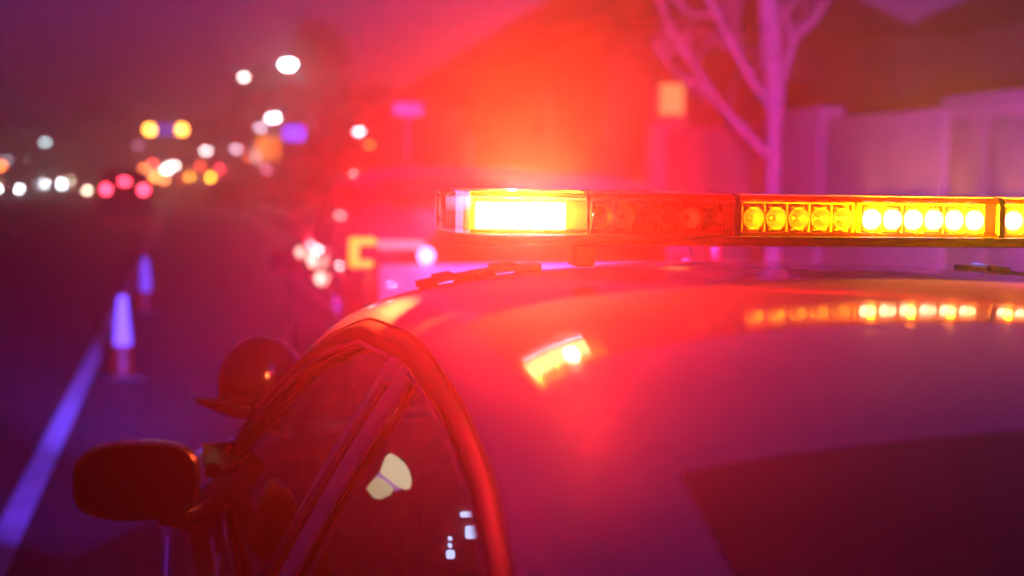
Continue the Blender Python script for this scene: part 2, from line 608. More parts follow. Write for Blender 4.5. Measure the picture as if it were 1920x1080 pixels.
# a lit screen in front of the driver and a control unit behind the seat with small lights
SCR = emit((0.80, 0.90, 0.55), 4.0, "lit_screen")
pl = [P(a, b, 2.75) for a, b in ((712, 886), (722, 858), (730, 851), (742, 857), (756, 868), (766, 884), (771, 902), (769, 915), (762, 919), (744, 912))]
MB().prism(pl, _f * .015).build("screen", SCR, dash, OFF)
pl = [P(a, b, 2.76) for a, b in ((687, 916), (695, 905), (706, 894), (722, 903), (738, 917), (732, 928), (714, 936), (700, 934))]
MB().prism(pl, _f * .015).build("screen", emit((0.78, 0.86, 0.48), 2.8, "lit_screen_lower"), dash, OFF)
pl = [P(a, b, 2.765) for a, b in ((704, 892), (714, 884), (752, 918), (742, 922))]
MB().prism(pl, _f * .012).build("screen_edge", emit((0.35, 0.25, 0.8), 1.6, "screen_edge_glow"), dash, OFF)
cu = P(880, 1000, 1.85)
unit = MB().box(cu + Vector((0, .06, 0)), (.11, .06, .15), .015).build("control_unit", MAT["black"], car, OFF)
for (a, b, rx, ry) in ((884, 971, 16, 5), (889, 1005, 11, 12), (849, 1017, 4, 4), (849, 1030, 4, 4), (850, 1047, 8, 8)):
    q = P(a, b, 1.85)
    MB().box(q + Vector((0, .02, 0)), (rx * 2 * 1.85 / FP, .01, ry * 2 * 1.85 / FP), .003).build("status_light", emit((0.45, 0.6, 1.0), 9.0, "status_light"), unit, OFF)

# side mirror (left) and its twin on the right
for s in (-1, 1):
    def mir(a):
        return Vector((X0 + (Vector(a).x - X0) * (-s), Vector(a).y, Vector(a).z))
    shell = MB()
    cxp, czp = 255, 905
    rows_ = []
    for (dy, k) in ((.0, .93), (.004, .985), (.014, 1.0), (.05, .98), (.085, .88), (.105, .7), (.115, .35)):
        ring = []
        for a in np.linspace(0, 2 * math.pi, 49)[:-1]:
            e = 2 / 3.4
            cx_, sx_ = math.cos(a), math.sin(a)
            ex = math.copysign(abs(cx_) ** e, cx_) * 121 * k
            ey = math.copysign(abs(sx_) ** e, sx_) * (74 if cx_ > -.2 else 74 - 10 * abs(cx_)) * k
            ey += 7 * (cx_) * (1 if sx_ < 0 else .2)
            ring.append(mir(P(cxp + ex, czp - ey * (1 if sx_ > 0 else 1.0), 2.76) + Vector((0, dy, 0))))
        rows_.append(ring + [ring[0]])
    shell.grid(rows_)
    sm = len(rows_[0]) - 1
    shell.add(rows_[-1][:-1], [tuple(range(sm))])
    mo = shell.build("side_mirror", MAT["gloss"], car, OFF)
    shell2 = MB()
    shell2.add([q + Vector((0, .004, 0)) for q in rows_[0][:-1]], [tuple(range(sm))])
    shell2.build("mirror_glass", pbr("mirror_glass_dark", (0.05, 0.05, 0.055), 0.08, metal=1.0), mo, OFF)
    MB().tube([mir(P(300, 955, 2.8)), mir(P(360, 965, 2.82)), mir(P(415, 925, 2.86)), mir(P(455, 905, 2.9))], [.03, .035, .034, .045], 14).build("mirror_arm", MAT["gloss"], mo, OFF)
    MB().tube([mir(P(402, 948, 2.86)), mir(P(372, 962, 2.85)), mir(P(345, 988, 2.84)), mir(P(346, 1030, 2.84)), mir(P(362, 1090, 2.85))], .006, 10).build("reflection_tube", MAT["chrome"], mo, OFF)  # added chrome tubes, imitate reflected streaks on the door skin
    MB().tube([mir(P(392, 955, 2.88)), mir(P(399, 1005, 2.88)), mir(P(412, 1090, 2.88))], .004, 10).build("reflection_tube", MAT["chrome"], mo, OFF)
    MB().prism([mir(P(378, 832, 2.9)), mir(P(442, 828, 2.95)), mir(P(450, 905, 2.95)), mir(P(385, 895, 2.9))], mir((0, 0, 0)) * 0 + Vector((0, .03, 0))).build("mirror_sail", MAT["gloss"], mo, OFF)

# spotlight at the foot of the windscreen pillar
c = P(490, 712, 3.0)
ax = Vector((0.16, 0.12, 1)).normalized()
spot = MB().lathe([(.001, .093), (.03, .089), (.056, .074), (.078, .048), (.088, .015), (.09, -.015), (.084, -.05)], c, ax, 40).build("spotlight", MAT["gloss"], car, OFF)
MB().lathe([(.084, -.05), (.128, -.056), (.130, -.062), (.122, -.068), (.06, -.085), (.0, -.088)], c, ax, 40).build("spotlight_rim", MAT["black"], spot, OFF)
MB().tube([c + Vector((.03, .03, -.05)), c + Vector((.09, .06, -.12)), c + Vector((.13, .1, -.2))], .016, 10).build("spotlight_bracket", MAT["black"], spot, OFF)

# ------------------------------------------------------------------ roof light bar
BX0, BX1 = 0.382, 1.628
YR, YF = 1.95, 2.23
ZB, ZL, ZT = 1.530, 1.546, 1.6066
YM, HD = (YR + YF) / 2, (YF - YR) / 2


def inset(x, r=.055):
    d = min(x - BX0, BX1 - x)
    if d >= r:
        return 0.0
    d = max(d, 0)
    return r - math.sqrt(max(r * r - (r - d) ** 2, 0))


def barsweep(mb, prof, x0, x1, nx, close=True, keepcaps=True, half=None):
    """prof: (signed distance from the bar's rear wall inwards, z) for the rear half; mirrored to the front"""
    rows = []
    for x in np.linspace(x0, x1, nx):
        i = inset(x)
        k = (HD - i)
        a = [(YM - k + d * k / HD, z) for d, z in prof]
        b = [(YM + k - d * k / HD, z) for d, z in prof[::-1]]
        ring = a + b if half is None else (a if half == "rear" else b)
        rows.append([(x, y, z) for y, z in ring] + ([(x, *ring[0])] if close else []))
    mb.grid(rows)
    if keepcaps and close:
        m_ = len(rows[0]) - 1
        mb.add(rows[0][:-1], [tuple(range(m_))])
        mb.add(rows[-1][:-1], [tuple(range(m_))[::-1]])
    return mb


def xs_end(a, b, n):
    return a, b, n


tray = MB()
barsweep(tray, [(.02, ZB), (.004, ZB + .003), (0, ZB + .008), (0, ZL - .004), (.002, ZL - .001), (.008, ZL)], BX0, BX1, 120)
bar = tray.build("light_bar", MAT["black"], car, OFF)
LENS = [(.002, ZL + .0005), (.003, ZT - .012), (.005, ZT - .005), (.010, ZT - .001), (.016, ZT), (.06, ZT + .002), (.13, ZT + .003)]
SEG = [(BX0, .396, "lens_clear", 12), (.396, .5615, "lens_corner", 26), (.5655, .785, "lens_red", 8), (.795, 1.2155, "lens_amber", 8), (1.2255, 1.4445, "lens_amber", 8), (1.4485, BX1, "lens_clear", 30)]
for a, b, mm, nn in SEG:
    barsweep(MB(), LENS, a, b, nn, close=False, half="rear").build("lens", MAT[mm], bar, OFF)
    barsweep(MB(), LENS, a, b, nn, close=False, half="front").build("lens", MAT["lens_clear"], bar, OFF)
# translucent ribs along the lens edges, added so they glow like bloom
for a, b, mm in ((.398, .5605, "rib_amber"), (.5665, .784, "lens_red"), (.796, 1.2145, "rib_amber"), (1.2265, 1.4435, "rib_amber")):
    for (dd_, zz_, rr_) in ((.006, ZT - .0045, .0034), (.004, ZL + .004, .0028)):
        MB().tube([(x, YR + inset(x) + dd_ - .003, zz_) for x in np.linspace(a, b, 20)], rr_, 8).build("lens_rib", MAT[mm], bar, OFF)
# dividers between the lens sections
for a, b, mm in ((.5615, .5655, "amber_plastic"), (.785, .795, "black"), (1.2155, 1.2255, "black"), (1.4445, 1.4485, "amber_plastic")):
    barsweep(MB(), [(-.0015, ZL), (-.0005, ZT - .012), (.002, ZT - .004), (.01, ZT + .0008), (.13, ZT + .004)], a, b, 2, close=False).build("lens_divider", MAT[mm], bar, OFF)
MB().box((1.005, YM, 1.571), (1.16, .012, .045), .003).build("circuit_spine", MAT["black"], bar, OFF)


def led_mat(name, c0, s0, c1, s1):
    """bright where the dome faces you, amber towards its rim"""
    m, t, b = newmat(name)
    lw = t.nodes.new("ShaderNodeLayerWeight")
    lw.inputs[0].default_value = .4
    mx = t.nodes.new("ShaderNodeMixRGB")
    mx.inputs[1].default_value = (*[x * s0 for x in c0], 1)
    mx.inputs[2].default_value = (*[x * s1 for x in c1], 1)
    t.links.new(lw.outputs["Facing"], mx.inputs[0])
    t.links.new(mx.outputs[0], b.inputs["Emission Color"])
    b.inputs["Emission Strength"].default_value = 1
    return m


E_CORNER = led_mat("amber_led_bright", (1.0, .85, 1.6), 7.0, (1, .8, 1.0), 5.0)
E_AMBER = led_mat("amber_led", (1.0, .9, 2.4), 9.0, (1, .6, .3), 4.0)
E_RED = emit((1.0, 0.03, 0.02), 25.0, "red_led", True)
E_BLUE = emit((0.06, 0.12, 1.0), 25.0, "blue_led", True)


def led_module(xa, xb, n, plate, em, front=False, big=False):
    d = 1 if front else -1
    yp = YF - .035 if front else YR + .035
    p = MB().box(((xa + xb) / 2, yp - d * .004, 1.572), (xb - xa, .004, .048), .001)
    p.box(((xa + xb) / 2, yp + d * .006, 1.5495), (xb - xa, .018, .003), .0005)
    p.box(((xa + xb) / 2, yp + d * .006, 1.5955), (xb - xa, .018, .003), .0005)
    pit = (xb - xa) / n
    if not big:
        for k in range(n + 1):      # thin fins between the reflector cups
            p.box((xa + pit * k, yp + d * .007, 1.572), (.0016, .014, .044), .0004)
        for k in range(n):          # stepped facets above and below each cup
            for zz in (1.5555, 1.5885):
                p.box((xa + pit * (k + .5), yp + d * .006, zz), (pit * .5, .016, .0035), .001)
    mo = p.build("led_module", plate, bar, OFF)
    cups, leds = MB(), []
    for k in range(n):
        x = xa + pit * (k + .5)
        if big:
            leds.append(MB().box((x, yp + d * .010, 1.572), (pit * .96, .012, .040), .003))
        else:
            rr = min(pit * .47, .019)
            cups.lathe([(.005, 0), (.0085, .003), (.0125, .008), (rr * .96, .015), (rr, .018), (rr * 1.02, .017)], (x, yp - d * .002, 1.572), (0, d, 0), 20, cap=False)
            r2 = .0085 if em else .005
            lm_ = MB().lathe([(r2, .002), (r2 * .95, .005), (r2 * .7, .0085), (r2 * .3, .0105), (.0001, .011)], (x, yp - d * .002 + (d * .004 if em else 0), 1.572), (0, d, 0), 16)
            if em:
                lm_.v = [(vx, vy, 1.572 + (vz - 1.572) * 1.6) for vx, vy, vz in lm_.v]
            leds.append(lm_)
    # reflector cups and LEDs belong to this bar directly (thing > part > sub-part)
    if cups.v:
        cups.build("reflector_row", MAT["reflector"], bar, OFF)
    for l_ in leds:
        l_.build("led", em or MAT["lens_clear"], bar, OFF)


led_module(.404, .537, 5, MAT["amber_plastic"], E_CORNER, big=True)
led_module(.575, .775, 6, MAT["red_plastic"], None)
led_module(.806, .985, 5, MAT["amber_plastic"], None)
led_module(.996, 1.203, 6, MAT["amber_plastic"], E_AMBER)
led_module(1.236, 1.436, 6, MAT["amber_plastic"], E_AMBER)
led_module(1.46, 1.60, 5, MAT["red_plastic"], None)
led_module(.40, .60, 6, MAT["red_plastic"], E_RED, True)
led_module(.62, .98, 10, MAT["red_plastic"], None, True)
led_module(1.03, 1.40, 10, MAT["amber_plastic"], None, True)
led_module(1.42, 1.60, 6, MAT["amber_plastic"], E_BLUE, True)
# feet and hooks that hold the bar on the roof
for s in (-1, 1):
    x = X0 + s * .40
    MB().box((x, YM + .02, 1.512), (.032, .05, .04), .006).build("mounting_foot", MAT["black"], bar, OFF)
    br = MB()
    pr = [(.615, -.10, .006), (.66, -.10, .006), (.72, -.10, .006)]
    pts = [roof_pt(2.37, s * u) for u in np.linspace(.34, .62, 7)]
    for k in range(len(pts) - 1):
        a, b = Vector(pts[k]), Vector(pts[k + 1])
        M_ = Matrix.Rotation(-math.atan2(b.z - a.z, b.x - a.x), 3, 'Y')
        br.box((a + b) / 2 + Vector((0, 0, .007 + (.005 if k % 3 == 1 else 0))), ((b - a).length * 1.02, .07 if k % 3 else .05, .012), .002, M_)
    br.build("roof_hook", MAT["rubber"], bar, OFF)


def lamp(name, kind, loc, power, color, parent=None, rad=.012, aim=None, size=120, blend=.6):
    ld = bpy.data.lights.new(name, kind)
    ld.energy = power
    ld.color = color
    ld.shadow_soft_size = rad
    lo = bpy.data.objects.new(name, ld)
    if kind == 'SPOT':
        ld.spot_size = R(size)
        ld.spot_blend = blend
        lo.rotation_euler = (Vector(aim) - Vector(loc)).to_track_quat('-Z', 'Y').to_euler()
    col.objects.link(lo)
    if parent:
        lo.parent = parent
        lo.location = Vector(loc) - Vector(OFF)
    else:
        lo.location = loc
    return lo


RED, BLUE, AMB = (1, .010, .026), (.10, .055, 1.0), (1.0, .36, .004)
lamp("red_veil_top", 'POINT', (.47, 2.03, 1.602), RED_TOP, RED, bar, rad=.010)  # added red point, spreads a veil through the haze around the bar
for x_, k_ in ((.50, .8), (1.46, .5)):
    lamp("red_fill_rear", 'SPOT', (x_, YR + .012, 1.578), RED_REAR * k_, RED, bar, aim=(x_, YR - 1, 1.62), size=176, blend=.3, rad=.014)  # added red spots, redden the roof and the air behind the bar
lamp("red_veil_beam", 'SPOT', (.475, YR - .006, 1.574), RED_BEAM, (1, .012, .010), bar, aim=(.02, 0, 1.66), size=34, blend=.7, rad=.006)  # added spot aimed at the camera, imitates red lens veil in the haze
for x_, k_ in ((.45, 11), (.50, 11), (1.10, 6), (1.18, 6), (1.33, 5)):
    lamp("amber_bloom_beam", 'SPOT', (x_, YR - .006, 1.580), k_, (1, .42, .0), bar, aim=(.02, 0, 1.70), size=30, blend=.7, rad=.006)  # added narrow beams, imitate yellow bloom round the lit modules
lamp("red_veil_end", 'SPOT', (BX0 - .014, YR + .07, 1.570), RED_END, RED, bar, aim=(-.34, 1.0, 1.36), size=62, blend=.5)  # added outside the end cap, lays red veil before the side windows
lamp("red_lamp_front", 'SPOT', (.50, YF - .012, 1.58), RED_FRONT, RED, bar, aim=(5.2, 9, 2.4), size=70, blend=.8)
lamp("blue_front_spot", 'SPOT', (1.55, YF - .012, 1.58), BLUE_FRONT * 2.2, BLUE, bar, aim=(6.0, 12, 1.9), size=64, blend=.7)
lamp("blue_front_spot", 'SPOT', (1.45, YF - .012, 1.58), BLUE_FRONT * .4, (.10, .18, 1), bar, aim=(1.5, 7, .6), size=50, blend=.8)  # extra spot, added to turn the tailgate ahead blue
lamp("blue_front_spot", 'SPOT', (.44, YF - .012, 1.58), BLUE_FRONT * 9, BLUE, bar, aim=(-.75, 14.0, .0), size=17, blend=.8)  # extra narrow beam, added to brighten the cones and edge line
lamp("blue_front_spot", 'SPOT', (1.45, YF - .012, 1.58), BLUE_FRONT * 6, (.2, .08, 1), bar, aim=P(766, 205, 22), size=11, blend=.8)  # extra narrow beam, added only to light the road sign
lamp("blue_front_spot", 'SPOT', (.44, YF - .012, 1.58), BLUE_FRONT * 1.6, (.10, .04, 1), bar, aim=(-.78, 8.3, .0), size=16, blend=.9)  # extra beam, added for the near part of the edge line
lamp("red_fill_side", 'SPOT', (BX0 + .008, YM, 1.575), 110, (1, .09, .02), bar, aim=(-.35, 3.0, .75), size=60, blend=.8)  # added spot, puts red highlights on the mirror and door
for x_, k_ in ((.42, .8), (.45, 1), (.48, 1), (.51, 1), (.545, .7), (1.02, .5), (1.07, .6), (1.12, .6), (1.17, .6), (1.26, .6), (1.32, .6)):
    lamp("amber_bloom_up", 'SPOT', (x_, YR + .035, ZT + .005), AMBER * k_, (1, .30, .004), bar, aim=(x_, YR - .1, 2.6), size=150, blend=.5, rad=.004)  # added just above the lens, imitate bloom over the lit modules
for x_, k_ in ((.415, .6), (.44, 2.5), (.49, 2.5), (.545, 2.5), (.82, .1), (.86, .12), (.90, .16), (.94, .22), (.98, .5), (1.03, 4), (1.09, 4), (1.15, 4), (1.19, 4), (1.26, 4), (1.33, 4), (1.40, 4)):
    lamp("amber_fill_in", 'SPOT', (x_, YR + .007, 1.572), k_ * 7, (1, .55, .02), bar, aim=(x_, YR + 1, 1.572), size=165, blend=.3)  # added spots facing inward, brighten the amber reflector plates
for x_, k_ in ((.42, .28), (.465, .28), (.51, .28), (1.013, .6), (1.082, .6), (1.151, .6), (1.253, .8), (1.32, .8), (1.387, .8)):
    lamp("amber_spill_rear", 'POINT', (x_, YR + .008, 1.575), k_, AMB, bar, rad=.006)  # extra points at the LEDs, added for amber spill on the roof
for x_ in (.63, .72):
    lamp("red_fill_in", 'SPOT', (x_, YR + .007, 1.572), .35, (1, .10, .06), bar, aim=(x_, YR + 1, 1.572), size=165, blend=.3)  # added fill for the unlit red module


# ------------------------------------------------------------------ other vehicles
def simple_car(name, label, cat, L=4.6, W=1.85, H=1.45, paint="grey", kind="sedan", front=None, rear=None, lz=.66, tz=.85, group=None, lr=.11, lsp=.675):
    """a car at the origin, rear bumper at y=0, nose towards +y"""
    root = empty(name, (0, 0, 0), label, cat, group)
    b = min(.95, H * .62)
    if kind == "sedan":
        top = curve([(0, .8), (.08, b), (.8, b + .05), (1.45, H - .06), (2.0, H), (2.7, H - .02), (3.4, b + .1), (3.6, b + .02), (L - .35, b - .12), (L, .55)])
    elif kind == "suv":
        top = curve([(0, .8), (.06, b + .1), (.3, H - .16), (.5, H - .05), (1.2, H), (2.6, H - .02), (3.45, b + .18), (3.65, b + .06), (L - .35, b - .05), (L, .6)])
    else:
        top = curve([(0, H - .12), (.08, H), (1.5, H), (L - 1.9, H), (L - 1.75, H - .3), (L - 1.1, H - .42), (L - .6, 1.5), (L - .1, 1.25), (L, .8)])
    hw = W / 2
    wm = curve([(0, .92), (.25, 1), (L - .7, 1), (L - .2, .92), (L, .82)])
    stn = np.linspace(0, L, 46)
    rows = []

    def pt(y, k):
        t, m_ = top(y), wm(y)
        tw = hw * (1 - .62 * max(0, min(1, (t - b) / max(H - b, .01))) * (.28 if kind != "truck" else .02))
        bz = min(b, t - .03)
        return [(0, t), (tw * .6 * m_, t - .005), (tw * .9 * m_, t - .03), (tw * m_, t - .08 if t > b + .12 else bz + (t - bz) * .5), (hw * .99 * m_, bz), (hw * m_, bz * .75), (hw * .98 * m_, .36), (hw * .9 * m_, .24), (0, .24)][k]
    for y in stn:
        h = [pt(y, k) for k in range(9)]
        rows.append([(-a, y, z) for a, z in h[::-1]] + [(a, y, z) for a, z in h[1:]])
    bm_ = MB().grid(rows)
    n_ = len(rows[0])
    bm_.add(rows[0], [tuple(range(n_))])
    bm_.add(rows[-1], [tuple(range(n_))[::-1]])
    bm_.build("body", MAT[paint], root, sharp=50)

    def glass(nm, ya, yb, k0, k1, e):
        r_ = []
        for y in np.linspace(ya, yb, 14):
            a, c_ = pt(y, k0), pt(y, k1)
            r_.append([(a[0] + (c_[0] - a[0]) * t, y, a[1] + (c_[1] - a[1]) * t) for t in (.06, .5, .94)])
        return r_, e
    if kind != "truck":
        y0, y1 = (1.0, 3.3) if kind == "sedan" else (.45, 3.35)
        for s in (-1, 1):
            for (a, c_) in ((y0, y0 + (y1 - y0) * .46), (y0 + (y1 - y0) * .5, y1)):
                r_, _ = glass("w", a, c_, 3, 4, 0)
                MB().grid([[(s * (x + .006), y, z) for x, y, z in q] for q in r_]).build("side_window", MAT["rearglass"], root)
        yr0, yr1 = (.85, 1.42) if kind == "sedan" else (.07, .3)
        MB().grid([[(x, y - .006, top(y) + .006 - abs(x) * .02) for x in np.linspace(-hw * .74, hw * .74, 7)] for y in np.linspace(yr0, yr1, 6)]).build("rear_window", MAT["rearglass"], root)
        yf0, yf1 = (2.75, 3.42) if kind == "sedan" else (2.72, 3.46)
        MB().grid([[(x, y, top(y) + .006 - abs(x) * .02) for x in np.linspace(-hw * .74, hw * .74, 7)] for y in np.linspace(yf0, yf1, 6)]).build("windshield", MAT["rearglass"], root)
        my = 3.1
    else:
        MB().grid([[(x, y + .01, top(y) + .01) for x in np.linspace(-hw * .8, hw * .8, 5)] for y in np.linspace(L - 1.05, L - .62, 5)]).build("windshield", MAT["rearglass"], root)
        MB().box((0, -.01, 1.55), (W * .9, .03, H - 1.3), .01).build("roller_door", MAT["signwhite"], root)
        my = L - .9
    for s in (-1, 1):
        for wy in (.85, L - .95):
            wo = MB().lathe([(.08, 0), (.2, .02), (.22, -.02), (.22, -.2)], (s * (hw - .02), wy, .33), (s, 0, 0), 20).build("wheel", MAT["alloy"], root)
            MB().lathe([(.21, -.01), (.3, .005), (.33, -.03), (.33, -.18), (.3, -.21), (.21, -.2)], (s * (hw - .005), wy, .33), (s, 0, 0), 24).build("tyre", MAT["rubber"], wo)
        MB().box((s * (hw + .09), my, b + .08), (.2, .1, .14), .04).build("side_mirror", MAT["black"], root)
        MB().lathe([(lr * 1.1, -.12), (lr * 1.05, 0), (lr * .8, .03), (.001, .045)], (s * lsp, L - (.03 if kind == "truck" else .10), lz), (0, 1, 0), 16).build("headlight", front or MAT["lens_clear"], root)
        MB().lathe([(lr * 1.1, -.12), (lr * 1.05, 0), (lr * .8, .03), (.001, .045)], (s * lsp, -.05 if kind == "truck" else .03, tz), (0, -1, 0), 16).build("taillight", rear or MAT["redlamp"], root)
    return root


def yh(px):
    return 540 - (math.tan(PITCH) * FP) + (px - 960) * math.tan(ROLL)


def ground_xy(px, d):
    p = P(px, 400, d)
    return p.x, p.y


HEAD = emit((0.80, 0.93, 1.0), 110.0, "headlight_white")
HEADW = emit((1.0, 0.86, 0.62), 80.0, "headlight_warm")
TAILR = emit((1.0, 0.04, 0.09), 36.0, "taillight_red")
# oncoming cars (nose towards us)
for (pa, pb, py, hd, pt_, kd, lab) in (
        (12, 49, 358, HEAD, "dark", "sedan", "dark car with bluish headlights, nearest of the oncoming row"),
        (93, 123, 344, HEAD, "grey", "suv", "grey car with twin white headlights, second in the oncoming row"),
        (117, 139, 335, HEADW, "dark", "sedan", "far car with warm headlights behind the twin white pair"),
        (172, 209, 362, HEADW, "grey", "sedan", "oncoming car with one warm headlight showing beside the red van lights")):
    d = 1.35 * FP / (pb - pa)
    px = (pa + pb) / 2
    z = CAMZ - (py - yh(px)) / FP * d
    x, y = ground_xy(px, d)
    c_ = simple_car("oncoming_car", lab, "car", paint=pt_, kind=kd, H=1.45 if kd == "sedan" else 1.7, front=hd, lz=min(max(z, .55), 1.05), group="cars coming towards the camera", lr=.13)
    c_.location = (x, y, .004)
    c_.rotation_euler.z = math.pi
# van with red tail lights
d = 1.35 * FP / 68
x, y = ground_xy(234, d)
van = simple_car("delivery_van", "dark tall van with red tail lights and a high brake lamp", "van", L=5.0, W=1.9, H=1.9, paint="dark", kind="suv", rear=TAILR, tz=1.1, lr=.12)
van.location = (x, y, .004)
MB().box((0, -.02, 1.40), (.26, .12, .14), .03).build("brake_lamp", TAILR, van)
d = 97
x, y = ground_xy(376, d)
tr = simple_car("box_truck", "pale box truck with two amber lamps low on its rear", "truck", L=7.0, W=2.3, H=2.9, paint="grey", kind="truck", rear=emit((1.0, 0.38, 0.03), 42.0, "amber_lamp_lit"), tz=1.6, lr=.16)
tr.location = (x, y, .004)
MB().box((0, -.04, 2.35), (.3, .06, .16), .03).build("marker_lamp", emit((1.0, 0.10, 0.05), 22.0, "red_marker"), tr)
for (px, d, lab, rr) in ((425, 75, "dark car stopped right of the amber truck lamps", TAILR), (275, 140, "far car with red tail lights between van and truck", TAILR)):
    x, y = ground_xy(px, d)
    c_ = simple_car("stopped_car", lab, "car", paint="dark", rear=rr if d > 100 else None, tz=.9, group="cars queuing away from the camera", lr=.14)
    c_.location = (x, y, .004)

# the police SUV parked ahead
suv = simple_car("police_suv", "dark police vehicle with white tailgate parked ahead, amber tail lamp and blue flasher lit", "police car", L=5.0, W=1.95, H=1.70, paint="dark", kind="suv", tz=1.2, lr=.05, lsp=.8)
suv.location = (.80 + .975, 7.0, .004)
for s in (-1, 1):
    tl = MB().box((s * .945, .03, 1.255), (.045, .10, .15), .015)
    tl.box((s * .90, .0, 1.312), (.12, .05, .04), .015).box((s * .905, .0, 1.20), (.10, .05, .034), .012)
    tl.build("tail_lamp", emit((1.0, 0.26, 0.01), 2.4, "amber_tail_lamp") if s < 0 else MAT["redlamp"], suv)
MB().box((-.72, -.03, 1.297), (.24, .05, .05), .02).build("glowing_trim", emit((1.0, 0.20, 0.22), 1.0, "pink_reflection_glow"), suv)  # chrome strip made to glow, its pink reflection put into the emission
MB().lathe([(.042, 0), (.038, .02), (.02, .03), (.001, .032)], (-.60, -.07, 1.245), (0, -1, 0), 20).build("blue_flasher", emit((0.06, 0.40, 1.0), 2.6, "blue_flasher_lit"), suv)
MB().box((0, -.03, .97), (1.66, .05, .46), .03).build("tailgate", MAT["paint"], suv)
MB().box((0, -.07, .62), (.52, .02, .13), .005).build("number_plate", MAT["signwhite"], suv)
MB().box((0, -.02, .5), (1.7, .14, .2), .05).build("bumper", MAT["black"], suv)
for (yy_, zz_, ss) in ((3.05, 1.10, .8), (2.05, 1.10, 1.0), (1.55, 1.02, .9)):  # glowing discs stand in for headlight glints on the side
    MB().lathe([(.045 * ss, 0), (.04 * ss, .015), (.001, .025)], (-.965, yy_, zz_), (-1, -.6, 0), 16).build("side_glint", emit((1.0, 0.78, 0.64), 1.7, "white_glint"), suv)

# ------------------------------------------------------------------ traffic cones
cone = empty("traffic_cone", (0, 0, 0), "traffic cone standing nearest beside the road line", "cone", "cones along the road line")
cb = MB().lathe([(.055, .03), (.10, .03), (.115, .03), (.115, .05), (.100, .06), (.032, .70), (.026, .71), (.0, .712)], (0, 0, 0), (0, 0, 1), 28).build("cone_body", MAT["cone"], cone)
MB().box((0, 0, .017), (.36, .36, .034), .012).build("base", MAT["black"], cone)
MB().lathe([(.100, .20), (.0815, .345)], (0, 0, 0), (0, 0, 1), 28)
MB().lathe([(.0790, .27), (.0798, .272), (.0385, .66), (.0378, .662)], (0, 0, 0), (0, 0, 1), 28).build("collar", MAT["collar"], cone)
for i, (px, gy, lab) in enumerate(((230, 708, None), (273, 588, "traffic cone standing second along the road line, farther off"), (335, 405, "small far traffic cone below the distant truck lamps"))):
    d = CAMZ * FP / (gy - yh(px))
    p = P(px, gy, d)
    o = cone if i == 0 else copy_tree(cone)
    o.location = (p.x, p.y, .002)
    if lab:
        o["label"] = lab

# ------------------------------------------------------------------ street lamps, signals, signs
def lamp_post(px, py, d, size, color, strength, label, name="street_lamp", cat="street lamp", side=1, group="street lamps along the road"):
    p = P(px, py, d)
    r = empty(name, (p.x + side * 1.4, p.y, 0), label, cat, group)
    h = p.z
    MB().tube([(0, 0, 0), (0, 0, h * .9), (-side * .25, 0, h + .05), (-side * 1.1, 0, h + .12)], [.09, .065, .05, .045], 8).build("pole", MAT["pole"], r)
    hd = MB().box((-side * 1.4, 0, h + .08), (.7 + size * .3, .32, .12), .04).build("lamp_head", MAT["pole"], r)
    MB().lathe([(size, .0), (size * .95, -size * .35), (size * .6, -size * .7), (.001, -size * .85)], (-side * 1.4, 0, h + .02 + size * .3), (0, 0, 1), 20).build("lamp_glass", emit(color, strength, "street_lamp_lit"), hd)
    return r


LAMPK = 1.4
WHT = (0.80, 0.93, 1.0)
LP = [  # pixel, distance, radius in pixels, colour, strength, label, side
    (540, 122, 66, 13, WHT, 45, "bright white street lamp in front of the tall round tree", 1),
    (457, 145, 70, 7, (0.8, .75, .72), 22, "dimmer street lamp left of the bright white one", 1),
    (512, 222, 72, 10, WHT, 45, "white street lamp lower down below the tall tree", 1),
    (488, 240, 76, 9, (0.75, .7, .95), 5, "dull bluish street lamp just beside a bright one", 1),
    (673, 247, 52, 9, (0.85, .80, .95), 11, "pale street lamp between blue sign and dark trees", 1),
    (386, 283, 80, 8, (0.75, .72, .75), 14, "grey white street lamp above the amber truck lamps", 1),
    (443, 280, 80, 8, (0.7, .5, .65), 8, "faint pinkish street lamp left of the shop sign", 1),
    (85, 267, 90, 7, (0.62, .80, .85), 11, "lone greenish white lamp over the oncoming cars", -1),
    (259, 273, 90, 8, (0.5, .25, .5), 3, "faint violet street lamp below the blue road sign", 1),
    (13, 300, 90, 8, (0.5, .45, .55), 4, "dim grey street lamp at the left edge of view", -1),
    (577, 227, 75, 8, (0.7, .25, .3), 4, "faint upper lamp right of the blue shop sign", 1),
    (592, 238, 75, 8, (0.6, .18, .22), 3, "faint lower lamp right of the blue shop sign", 1),
    (313, 317, 85, 9, (1, .85, .75), 26, "warm white lamp above the queue of red lights", 1),
    (326, 311, 88, 8, (1, .9, .8), 20, "whitish lamp overlapping a warm white one above the queue", 1),
    (500, 318, 70, 8, (0.7, .2, .4), 4, "faint pink lamp below the shop sign", 1),
    (693, 272, 50, 8, (1.0, .32, .04), 5, "amber lamp under the pale lamp near the trees", 1),
    (74, 348, 92, 7, (0.5, .4, .5), 4, "dim low lamp between the oncoming headlights", -1)]
for (a, b, d, rp_, cc, st_, lab, sd) in LP:
    lamp_post(a, b, d, rp_ * d / FP, cc, st_ * LAMPK, lab, side=sd)


